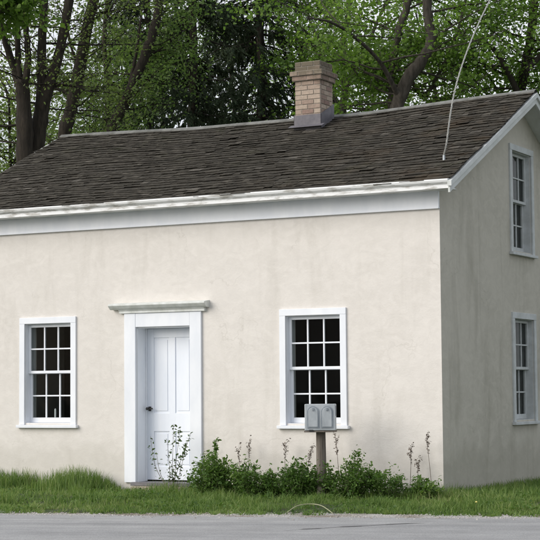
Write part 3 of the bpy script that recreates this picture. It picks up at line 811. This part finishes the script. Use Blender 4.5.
# T2
D = 29.5
s = [([root_at(40, D)]+stem([(50, 300), (57, 200), (65, 135), (72, 105), (79, 72), (86, 32), (93, 0), (104, -70), (112, -180)], D, 0), [.18, .15, .135, .118, .112, .105, .098, .09, .07, .02]),
     (stem([(74, 92), (66, 78), (52, 64), (40, 56), (30, 40)], D, 0), [.03, .025, .02, .016, .008]),
     (stem([(80, 66), (72, 50), (66, 22), (58, 5)], D, 0), [.03, .022, .018, .01])]
tree('deciduous_tree', 'single leaning brown trunk just right of the many-stemmed tree at left', 'tree', G, s, MAT['barkdark'], MAT['olive'],
     nb=60, front=.9, blen=(.8, 1.9), ntw=9, tlen=(.35, .9), nleaf=22, lsize=.052, spread=.12, zmin=4.8, bare=.2)
# T3: dull green leaning tree
D = 31.0
s = [([root_at(80, D)]+stem([(90, 300), (98, 200), (110, 133), (124, 105), (138, 72), (150, 42), (157, 15), (160, -10), (166, -80), (170, -160)], [D]*10, 0), [.15, .13, .12, .10, .095, .09, .085, .08, .07, .05, .015]),
     (stem([(128, 92), (135, 60), (138, 40), (142, 10)], D, 0), [.04, .03, .025, .012]),
     (stem([(104, 150), (108, 90), (104, 40), (110, -20), (112, -100)], D+1, 0), [.06, .05, .045, .04, .015])]
tree('deciduous_tree', 'dark leaning tree with dull green leaves left of the spruces', 'tree', G, s, MAT['barkdark'], MAT['elm'],
     nb=84, front=.93, blen=(.7, 1.8), ntw=8, tlen=(.35, .8), nleaf=34, lsize=.058, spread=.15, zmin=5.0)
# T4: big grey maple right of the chimney
D = 29.0
s = [([root_at(372, D)]+stem([(378, 300), (384, 200), (392, 135), (399, 102), (408, 78), (421, 62), (430, 42), (429, 22), (428, 0), (440, -60), (450, -150)], D, 0), [.19, .16, .145, .13, .12, .115, .105, .085, .08, .078, .06, .02]),
     (stem([(388, 165), (391, 120), (392, 80), (394, 50), (402, 22), (408, 0), (412, -60), (400, -140)], D+.6, 0), [.08, .07, .06, .065, .07, .068, .05, .015]),
     (stem([(400, 100), (380, 62), (352, 35), (330, 22), (308, 18)], [D, D-.4, D-.9, D-1.4, D-2], 0), [.05, .035, .028, .02, .01]),
     (stem([(410, 76), (424, 96), (446, 60), (458, 30), (470, -20)], [D+1, D+1, D+1, D+1, D+1], 0), [.03, .035, .03, .028, .012])]
tree('maple_tree', 'large grey-barked maple with fresh green leaves right of the chimney', 'tree', G, s, MAT['barkgrey'], MAT['maple'],
     nb=96, front=.9, blen=(1.0, 2.4), ntw=8, tlen=(.4, .9), nleaf=33, lsize=.060, spread=.12, zmin=4.7, aspect=.8, updirz=(-.25, .6))
# T5: maple behind gable, right
D = 31.0
s = [([root_at(498, D)]+stem([(500, 300), (506, 200), (514, 120), (520, 92), (527, 60), (532, 25), (534, 0), (540, -80), (545, -170)], D, 0), [.17, .15, .14, .11, .10, .09, .08, .075, .06, .02]),
     (stem([(520, 98), (508, 72), (496, 52), (480, 40), (462, 34), (440, 12)], D-.6, 0), [.06, .05, .042, .035, .025, .012]),
     (stem([(516, 110), (500, 96), (488, 75), (470, 62)], D+.4, 0), [.04, .035, .025, .012]),
     (stem([(526, 70), (545, 50), (560, 20), (590, -40)], D-1, 0), [.05, .045, .04, .02])]
tree('maple_tree', 'darker maple rising behind the peak of the right gable', 'tree', G, s, MAT['barkdark'], MAT['maple'],
     nb=75, blen=(1.0, 2.3), ntw=8, tlen=(.4, .9), nleaf=31, lsize=.058, spread=.12, zmin=5.2, aspect=.8, updirz=(-.3, .6))
# T6: smaller maple between chimney and grey maple, further back
D = 34.0
s = [([root_at(338, D)]+stem([(340, 300), (342, 200), (340, 130), (345, 90), (342, 50), (350, 0), (352, -90)], D, 0), [.14, .12, .11, .09, .07, .06, .05, .02]),
     (stem([(340, 110), (325, 70), (318, 40), (300, 0)], D, 0), [.05, .04, .03, .01]),
     (stem([(344, 90), (365, 50), (378, 20), (400, -30)], D, 0), [.05, .04, .03, .01])]
tree('maple_tree', 'slim bright green maple directly behind the brick chimney', 'tree', G, s, MAT['barkgrey'], MAT['maple'],
     nb=55, blen=(.9, 2.0), ntw=8, tlen=(.4, .9), nleaf=30, lsize=.062, spread=.12, zmin=5.0, aspect=.8)
# T7: bright maple branches reaching in at the upper left, tree stands off the left edge
D = 26.0
s = [([root_at(-70, D)]+stem([(-68, 300), (-62, 150), (-50, 60), (-40, 0), (-36, -80)], D, 0), [.16, .14, .12, .10, .08, .03]),
     (stem([(-52, 70), (-30, 38), (-8, 18), (12, 8), (24, 5)], D-.5, 0), [.05, .035, .022, .014, .008]),
     (stem([(-46, 30), (-20, 10), (5, -4), (28, -6)], D-.8, 0), [.04, .028, .018, .008])]
tree('maple_tree', 'bright green maple limb reaching in at the top left corner', 'tree', G, s, MAT['barkgrey'], MAT['maple'],
     front=0, nb=30, blen=(.4, 1.0), ntw=8, tlen=(.3, .6), nleaf=26, lsize=.085, spread=.12, zmin=6.7, aspect=.8)

def spruce(px, depth, h, label, zlow=2.5, bl=2.6, seed=1, nper=5):
    b0 = root_at(px, depth); rt = empty('spruce_tree', (b0[0], b0[1], gz(b0[0], b0[1])), 0, label, 'tree', G)
    zs = np.linspace(0, h, 12); tr = np.stack([b0[0]+.05*np.sin(zs), b0[1]+0*zs, b0[2]+zs], 1)
    o = tube_batch([(tr, np.linspace(.16, .01, 12))], 'trunk', MAT['barkdark'], rt, 10); o.location = -rt.location
    tw = []; cen = []; dirs = []
    z = zlow
    while z < h-.2:
        L_ = bl*(1-z/h)**.75+.15
        for k in range(nper):
            az = RNG.random()*2*PI; d = np.array([math.cos(az), math.sin(az), .05]); ln = L_*RNG.uniform(.7, 1.1)
            n = 7; t = np.linspace(0, 1, n)
            bp = np.array([b0[0], b0[1], b0[2]+z+RNG.uniform(-.12, .12)])+d*ln*t[:, None]+np.array([0, 0, 1])*(-.42*ln*t**1.2+.28*ln*t**3)[:, None]
            bp += RNG.normal(size=bp.shape)*.02
            tw.append((bp, np.linspace(.022, .005, n)))
            nt_ = int(ln*15)
            for q in range(nt_):
                u = RNG.uniform(.12, 1)*(n-1); j = min(int(u), n-2); p0 = bp[j]*(1-(u-j))+bp[j+1]*(u-j)
                sd_ = np.cross(d, [0, 0, 1])*(1 if RNG.random() < .5 else -1)
                dd = sd_*RNG.uniform(.3, 1)+d*.6+np.array([0, 0, -RNG.uniform(.2, 1.3)]); dd /= np.linalg.norm(dd)
                tl = RNG.uniform(.2, .55); tp, e_ = bend(p0, dd, tl, 3, -.35, .08)
                tw.append((tp, np.array([.005, .004, .003, .002])))
                m_ = int(tl*140); uu = RNG.uniform(0, 1, m_)*3; jj = np.minimum(uu.astype(int), 2); fr_ = (uu-jj)[:, None]
                cen.append(tp[jj]*(1-fr_)+tp[jj+1]*fr_+RNG.normal(size=(m_, 3))*.012)
                dirs.append(np.repeat(((tp[3]-tp[0])/tl)[None], m_, 0))
        z += RNG.uniform(.20, .34)
    o = tube_batch(tw, 'branches', MAT['barkdark'], rt, 3); o.location = -rt.location
    cen = np.concatenate(cen); dirs = np.concatenate(dirs)
    o = leaf_mesh('crown', cen, np.full(len(cen), .064), MAT['spruce'], rt, aspect=.26, updir=.2, dirs=dirs*1.2); o.location = -rt.location
spruce(193, 33.0, 15.0, 'dark spruce with a bare straight trunk left of the chimney', 3.5, 2.3)
spruce(262, 35.5, 16.5, 'dark drooping spruce close to the left side of the chimney', 3.0, 2.5)
spruce(150, 38.0, 14.0, 'farther dark spruce half hidden by the dull green tree', 3.0, 2.3)

for (px, D, h, lab, nb_) in ((98, 40, 11.5, 'leafy mid-green tree between the leaning trunks, farther back', 42), (168, 42, 12, 'mid-green tree behind the leaning dark tree and the first spruce', 26),
                            (232, 43, 12, 'mid-green tree glimpsed between the two nearer spruces', 24), (310, 41, 12, 'leafy tree behind the chimney pot', 36), (6, 37, 8.6, 'low yellow-green tree at the left edge beside the many-stemmed trunk', 60), (430, 42, 12, 'leafy tree behind the roof cable', 28)):
    b0 = root_at(px, D)
    st = [b0]+[b0+np.array([RNG.normal()*.25, RNG.normal()*.25, h*.9*k/4]) for k in range(1, 5)]
    tree('deciduous_tree', lab, 'tree', G, [(st, [.14, .11, .085, .05, .02])], MAT['barkdark'], MAT['elm'] if px > 50 else MAT['far'],
         nb=nb_, front=.1, blen=(.9, 1.9), ntw=8, tlen=(.4, .9), nleaf=22, lsize=.07, spread=.18, zmin=3.5, kmain=7, sides=3)
# woods beyond: pale spring trees
GB = 'pale trees of the far wood'
far = [(30, 56, 11.5, 'pale low tree directly behind the many-stemmed tree'), (-60, 52, 11, 'pale tree at the far left of the distant wood'), (4, 44, 11.0, 'yellow-green low tree seen through the left trunks'), (58, 50, 11.0, 'pale tree seen between the two left trunks'),
       (128, 54, 12.5, 'pale tree behind the leaning dark tree'), (214, 50, 11.0, 'pale tree showing through the spruce branches'), (300, 55, 13, 'pale tree far behind the chimney'),
       (372, 52, 13.5, 'pale tree far behind the grey maple'), (450, 54, 12.5, 'pale tree behind the overhead cable'), (520, 50, 11.5, 'pale tree far behind the right gable'), (610, 52, 13, 'pale tree at the far right of the distant wood')]
for i, (px, D, h, lab) in enumerate(far):
    b0 = root_at(px, D); nn_ = 5
    st = [b0]+[b0+np.array([RNG.normal()*.25, RNG.normal()*.25, h*.9*k/4]) for k in range(1, 5)]
    tree('far_tree', lab, 'tree', GB, [(st, [.16, .13, .10, .06, .02])], MAT['barkdark'], MAT['far'] if i not in (4, 6, 8) else MAT['elm'],
         nb=34, front=.3, blen=(1.2, 2.4), ntw=7, tlen=(.5, 1.1), nleaf=12, lsize=.09, spread=.2, zmin=1.8, kmain=7, sides=3)

# unseen maple added right of the house to shade the gable wall
for (x, y, h, lab) in ((8.5, 7.5, 11, 'broad unseen maple added right of the gable wall for shade'),):
    b0 = np.array([x, y, gz(x, y)-.15])
    st = [b0]+[b0+np.array([RNG.normal()*.2, RNG.normal()*.2, h*.9*k/5]) for k in range(1, 6)]
    tree('maple_tree', lab, 'tree', None, [(st, [.24, .2, .17, .13, .08, .02])], MAT['barkgrey'], MAT['maple'],
         nb=60, front=0, blen=(1.4, 3.2), ntw=8, tlen=(.5, 1.1), nleaf=11, lsize=.15, spread=.26, zmin=2.2, kmain=8, sides=3)

# ------------------------------------------------------------------ grass
def blades(name, xy, h, w, lab_kind='stuff', lean=.35):
    n = len(xy); z0 = gz_s(sdist(xy[:, 0], xy[:, 1]))-.01
    az = RNG.random(n)*2*PI; ld = np.stack([np.cos(az), np.sin(az)], 1)
    pr = RNG.random(n)*2*PI; sd_ = np.stack([np.cos(pr), np.sin(pr)], 1)
    le = (RNG.random(n)**1.5*lean*2*h)[:, None]
    def lv(t, wf, bendf):
        c = np.concatenate([xy+ld*le*bendf, (z0+h*t)[:, None]], 1); o = np.concatenate([sd_*(w*wf)[:, None]/2, np.zeros((n, 1))], 1)
        return c-o, c+o
    a0, a1 = lv(0, 1, 0); b0_, b1 = lv(.55, .8, .3); c0, c1 = lv(1.0-.12, .12, 1.0)
    V = np.stack([a0, a1, b0_, b1, c0, c1], 1).reshape(-1, 3); base = np.arange(n)[:, None]*6
    f = np.concatenate([base+np.array([0, 1, 3, 2]), base+np.array([2, 3, 5, 4])], 0)
    return tag(fast_mesh(name, V, f, 4, MAT['grass']), kind=lab_kind)
def vnoise(x, y, k, s=0):
    return (np.sin(x*k*1.3+s)+np.sin(y*k*1.7+s*2.1)+np.sin((x+y)*k*.8+s*.7)+np.sin((x-y*1.4)*k*2.3+s))/4
N = 230000
a = RNG.uniform(-6.5, 8.5, N); s_ = RNG.uniform(.0, 5.2, N)
x = RO[0]+RD[0]*a+RN[0]*s_; y = RO[1]+RD[1]*a+RN[1]*s_
inside = (x > -L-.0) & (x < .0) & (y > -.01) & (y < DY)
edge = s_ < .08+.13*vnoise(x, y, 3.7, 1)+.09*vnoise(x, y, 11, 5)+.12*RNG.random(N)**2
bare = (vnoise(x, y, 1.9, 4) > .40) & (RNG.random(N) < .75)
patch = np.exp(-(((x+4.7)/.6)**2+((y+1.0)/.4)**2)) > RNG.random(N)*1.0
stepm = (x > -4.0) & (x < -3.1) & (y > -.22)
keep = ~(inside | edge | bare | patch | stepm)
keep &= (s_ < 3.2) | (RNG.random(N) < .6)
xy = np.stack([x, y], 1)[keep]; x, y, s_ = x[keep], y[keep], s_[keep]
hh = (.030+.050*RNG.random(len(x)))*(1+1.1*vnoise(x, y, 4.5, 2))*(1+.5*vnoise(x, y, 13, 6))
wallside = np.exp(-((y+.05)/.45)**2)*(x < .1)
hh = np.clip(hh, .015, .2)*(1+.8*wallside)
hh *= np.clip(.55+s_*.6, .55, 1.0)
tag(blades('lawn_grass', xy, hh, .0045+.003*RNG.random(len(x))), 'short green verge grass between the road and the house', 'grass')
nt_ = 2600
a = RNG.uniform(-5.5, 7.5, nt_); s_ = -.06+RNG.random(nt_)**1.7*3.6
x = RO[0]+RD[0]*a+RN[0]*s_; y = RO[1]+RD[1]*a+RN[1]*s_
k = ~((x < .02) & (y > -.03)) & (vnoise(x, y, 2.2, 12) > -.3) & ~((x > -4.0) & (x < -3.1) & (y > -.4))
x, y = x[k], y[k]; nb_ = 22; th_ = RNG.uniform(.05, .14, len(x))*(1+.5*vnoise(x, y, 6, 3))*np.clip(.6+sdist(x, y)*.5, .5, 1)
X_ = np.repeat(x, nb_)+RNG.normal(size=len(x)*nb_)*.022; Y_ = np.repeat(y, nb_)+RNG.normal(size=len(x)*nb_)*.022
tag(blades('grass_tufts', np.stack([X_, Y_], 1), np.repeat(th_, nb_)*RNG.uniform(.5, 1.1, len(X_)), .005+.004*RNG.random(len(X_)), lean=.55), 'denser tufts of coarse grass scattered through the verge', 'grass')
# tall tufts against the wall, left of the door
n = 9000
x = RNG.uniform(-7.4, -4.18, n); y = -.04-np.abs(RNG.normal(size=n))*.30
cl = vnoise(x, y*.3, 5.2, 3) > -.35
x, y = x[cl], y[cl]
tag(blades('tall_grass', np.stack([x, y], 1), (.13+.17*RNG.random(len(x))**1.6)*(1+.35*vnoise(x, y, 4, 7))*np.clip((-4.15-x)*2.2+.35, .35, 1), .005+.004*RNG.random(len(x)), lean=.22), 'tall unmown grass along the wall left of the door', 'grass')
n = 5200
x = RNG.uniform(-3.0, .6, n); y = -.05-np.abs(RNG.normal(size=n))*.22
tag(blades('tall_grass', np.stack([x, y], 1), (.06+.11*RNG.random(n)**1.8), .005+.004*RNG.random(n), lean=.25), 'longer grass along the wall among the shrubs', 'grass')
n = 9000
y = RNG.uniform(-.3, 6, n); x = .05+np.abs(RNG.normal(size=n))*.5
tag(blades('tall_grass', np.stack([x, y], 1), (.07+.09*RNG.random(n)**1.6), .006+.004*RNG.random(n), lean=.25), 'longer grass along the foot of the gable wall', 'grass')
# clover / broad weeds in the verge
n = 12000
a = RNG.uniform(-5, 8, n); s_ = RNG.uniform(.15, 3.4, n)
x = RO[0]+RD[0]*a+RN[0]*s_; y = RO[1]+RD[1]*a+RN[1]*s_
k = ((vnoise(x, y, 3.1, 9) > .05)) & ~((x < 0) & (y > -.02))
x, y = x[k], y[k]
c = np.stack([x, y, gz_s(sdist(x, y))+RNG.uniform(.015, .07, len(x))], 1)
o = leaf_mesh('ground_weeds', c, np.full(len(x), .030), MAT['shrub'], None, aspect=.8, updir=1.5)
tag(o, 'broad-leaved weeds mixed through the verge grass', 'weeds', kind='stuff')

# ------------------------------------------------------------------ shrubs
GS = 'leafy shrubs along the front wall'
def shrub(px, ytop, wpx, yw, label, nst=26, lsize=.036, dens=1.0, seed=0, lm='shrub'):
    """shrub centred at photo column px standing yw metres in front of the wall"""
    q = onY(px, 480, -yw); x, y = q[0], -yw; zg = gz(x, y)
    top = onY(px, ytop, -yw)[2]-zg; w = wpx/2/88.0
    rt = empty('shrub', (x, y, zg), 0, label, 'shrub', GS)
    tw = []; cen = []
    for i in range(nst):
        az = RNG.random()*2*PI; r = math.sqrt(RNG.random())
        hgt = top*(RNG.uniform(.55, .95) if i % 4 else RNG.uniform(.95, 1.25))*(1-.30*r*r)
        p0 = np.array([math.cos(az)*r*w*.35, math.sin(az)*r*w*.25, 0]); p1 = np.array([math.cos(az)*r*w*1.15, math.sin(az)*r*min(w, .22)*.9, hgt])
        mid = (p0+p1)/2+np.array([math.cos(az)*.03, math.sin(az)*.03, .04])
        tp = smooth(np.array([p0, mid, p1]), 4); tw.append((tp, np.linspace(.006, .0018, len(tp))))
        m_ = int((26+hgt*96)*dens)
        uu = RNG.uniform(.06, 1.0, m_)*(len(tp)-1); jj = np.minimum(uu.astype(int), len(tp)-2); fr_ = (uu-jj)[:, None]
        c = tp[jj]*(1-fr_)+tp[jj+1]*fr_
        c = c+RNG.normal(size=(m_, 3))*np.array([.040, .040, .022]); cen.append(c[c[:, 2] > .01])
        if RNG.random() < .5:
            for _ in range(2):
                k_ = RNG.integers(3, len(tp)-1); e_, _d = bend(tp[k_], RNG.normal(size=3)*[1, 1, .4]+[0, 0, .7], .12, 3, .1, .2); tw.append((e_, np.array([.003, .0025, .002, .0015])))
                cen.append(np.repeat(e_, 4, 0)+RNG.normal(size=(16, 3))*.018)
    tube_batch(tw, 'stems', MAT['greenstem'], rt, 4)
    leaf_mesh('foliage', np.concatenate(cen), np.full(sum(map(len, cen)), lsize), MAT[lm], rt, aspect=.5, updir=.7, var=.45)
shrub(211, 455, 40, .75, 'tallest leafy shrub, directly right of the door', 44, dens=1.25)
shrub(251, 466, 40, .72, 'second leafy shrub right of the door, lower and rounder', 34, dens=1.1)
shrub(298, 463, 46, .72, 'leafy shrub below the right front window, left of the mailbox post', 38, dens=1.15)
shrub(349, 460, 50, .70, 'leafy shrub just right of the mailbox post', 38, dens=1.1)
shrub(386, 470, 36, .60, 'small leafy shrub between the mailbox and the house corner', 24, dens=1.0)
shrub(424, 481, 32, .42, 'low leafy shrub nearest the house corner', 20, dens=.9)
shrub(322, 474, 26, .62, 'low leafy shrub right behind the mailbox post', 18)
shrub(232, 476, 24, .66, 'small leafy tuft between the two shrubs beside the door', 14)
shrub(274, 478, 22, .66, 'small leafy tuft left of the shrub under the right window', 14)

# ------------------------------------------------------------------ weed stalks and sapling
GW = 'dry weed stalks along the wall'
def stalk(px, ytop, yw, label, lean=.04, heads=3, leafy=False):
    q = onY(px, 480, -yw); x = q[0]; y = -yw; zg = gz(x, y); top = onY(px, ytop, -yw)[2]-zg
    rt = empty('weed_stalk', (x, y, zg), 0, label, 'weed', GW)
    tp = smooth(np.array([(-lean, 0, 0), (-lean*.4, .01, top*.5), (lean*.3, 0, top)]), 5)
    lines = [(tp, np.linspace(.0042, .0022, len(tp)))]; cen = []
    for i in range(min(heads, 3)):
        k_ = len(tp)-1-i*1; 
        if k_ < 3: break
        e_, _ = bend(tp[k_], [RNG.choice([-1, 1])*.6, RNG.normal()*.3, 1.0], .06, 2, .1, .1); lines.append((e_, np.array([.002, .002, .0015])))
        cen.append(np.repeat(e_[1:], 6, 0)+RNG.normal(size=(12, 3))*[.009, .009, .016])
    kk = np.linspace(0, 3.2, 34); cen.append(tp[-1]+(tp[-4]-tp[-1])*(kk/3.2)[:, None]+RNG.normal(size=(34, 3))*[.008, .008, .008])
    tube_batch(lines, 'stem', MAT['greenstem'] if leafy else MAT['straw'], rt, 5)
    leaf_mesh('seed_head', np.concatenate(cen), np.full(sum(map(len, cen)), .042 if leafy else .023), MAT['shrub'] if leafy else MAT['straw'], rt, aspect=.5)
stalk(216, 443, .75, 'leafy green shoot standing above the tallest shrub', .02, 6, True)
stalk(249, 444, .15, 'dry brown stalk above the second shrub right of the door', .03)
stalk(239, 450, .12, 'thin dry stalk left of the one above the second shrub', -.02, 2)
stalk(285, 445, .18, 'dry brown stalk left of the right window sill corner', .02, 4)
stalk(309, 450, .2, 'thin bent stalk close to the left of the mailbox post', .08, 3)
stalk(337, 438, .2, 'thin dry stalk just right of the mailbox post', -.03, 2)
stalk(411, 449, .16, 'shorter of the two dry stalks near the house corner', .02, 4)
stalk(428, 437, .18, 'taller dry stalk nearest the house corner with dark seed heads', -.05, 5)
stalk(418, 462, .16, 'low dry stalk between the two stalks near the corner', .03, 3)

q = onY(172, 484, -.30); zg = gz(q[0], -.30)
rt = empty('sapling', (q[0], -.30, zg), 0, 'thin sapling with small sparse leaves standing in front of the white door', 'sapling')
tw = []; cen = []
for (dx, ytop, xl) in ((-.02, 424, 172), (.03, 428, 181), (.10, 434, 190), (-.10, 452, 158), (-.02, 440, 166), (.06, 446, 186), (-.15, 436, 151)):
    e = onY(xl, ytop, -.30); p1 = np.array([e[0]-q[0], RNG.normal()*.05, e[2]-zg]); p0 = np.array([RNG.normal()*.02, RNG.normal()*.02, 0])
    if xl == 151: p0 = np.array([-.02, 0, .0])
    mid = p0*.5+p1*.5+np.array([(p1[0]-p0[0])*(.25 if xl < 160 else -.1), 0, -.03])
    tp = smooth(np.array([p0, mid, p1]), 6); tw.append((tp, np.linspace(.0045, .0015, len(tp))))
    m_ = 46 if xl > 160 else 18
    uu = RNG.uniform(.25, 1, m_)*(len(tp)-1); jj = np.minimum(uu.astype(int), len(tp)-2); fr_ = (uu-jj)[:, None]
    cen.append(tp[jj]*(1-fr_)+tp[jj+1]*fr_+RNG.normal(size=(m_, 3))*[.022, .022, .012])
tube_batch(tw, 'stems', MAT['straw'], rt, 4)
leaf_mesh('foliage', np.concatenate(cen), np.full(sum(map(len, cen)), .038), MAT['shrub2'], rt, aspect=.5)

# loose stones along the crumbling road edge
n = 5200
a = RNG.uniform(-6.5, 8, n); s_ = -.12+RNG.normal(size=n)*.20+.08*vnoise(a, a*.4, 2.3, 1)
sz = .006+.012*RNG.random(n)**3
cx_ = RO[0]+RD[0]*a+RN[0]*s_; cy_ = RO[1]+RD[1]*a+RN[1]*s_
T8 = np.array([(1, 0, .1), (.2, .9, 0), (-.9, .3, .1), (-.4, -.9, 0), (.6, -.6, 0), (.1, .1, .8)])
rot_ = RNG.random(n)*2*PI; c_, s2 = np.cos(rot_), np.sin(rot_)
vx = T8[None, :, 0]*c_[:, None]-T8[None, :, 1]*s2[:, None]; vy = T8[None, :, 0]*s2[:, None]+T8[None, :, 1]*c_[:, None]
V = np.stack([cx_[:, None]+vx*sz[:, None], cy_[:, None]+vy*sz[:, None]*.8, np.where(s_ > -.3, -.046, -.040)[:, None]+T8[None, :, 2]*sz[:, None]], -1).reshape(-1, 3)
bs = np.arange(n)[:, None]*6
ff = np.concatenate([bs+np.array(t) for t in ((0, 1, 5), (1, 2, 5), (2, 3, 5), (3, 4, 5), (4, 0, 5))], 0)
tag(fast_mesh('loose_gravel', V, ff, 3, MAT['gravel']), 'loose pale stones scattered along the road edge', 'gravel', kind='stuff')
# dandelions
for i, (px, py, lab) in enumerate(((476, 501, 'yellow dandelion in the grass in front of the gable wall'), (424, 494, 'yellow dandelion in the grass below the house corner'))):
    q = onZ(px, py, .06); zg = gz(q[0], q[1])
    r_ = empty('dandelion', (q[0], q[1], zg), 0, lab, 'flower', 'dandelions in the verge')
    mb = MB(); mb.tube([(0, 0, 0), (.004, 0, .09)], .002, 5); mb.build('stem', MAT['greenstem'], r_)
    mb = MB(); mb.tube([(.004, 0, .088), (.004, 0, .095), (.004, 0, .104)], [.005, .013, .007], 8); mb.build('flower_head', MAT['yellow'], r_)
# pale arched cane at the road edge
pts = np.array([onZ(x_, y_, -.02) for x_, y_ in ((287, 511.5), (297, 511), (310, 510.5), (322, 511), (333, 512.5))])
pts[:, 2] = [-.03, .03, .045, .03, -.03]
mb = MB(); mb.tube(smooth(pts, 5), .0045, 7)
tag(mb.build('dry_cane', MAT['pale_hose'], smooth=True), 'pale arched cane lying at the road edge below the mailbox', 'cane')
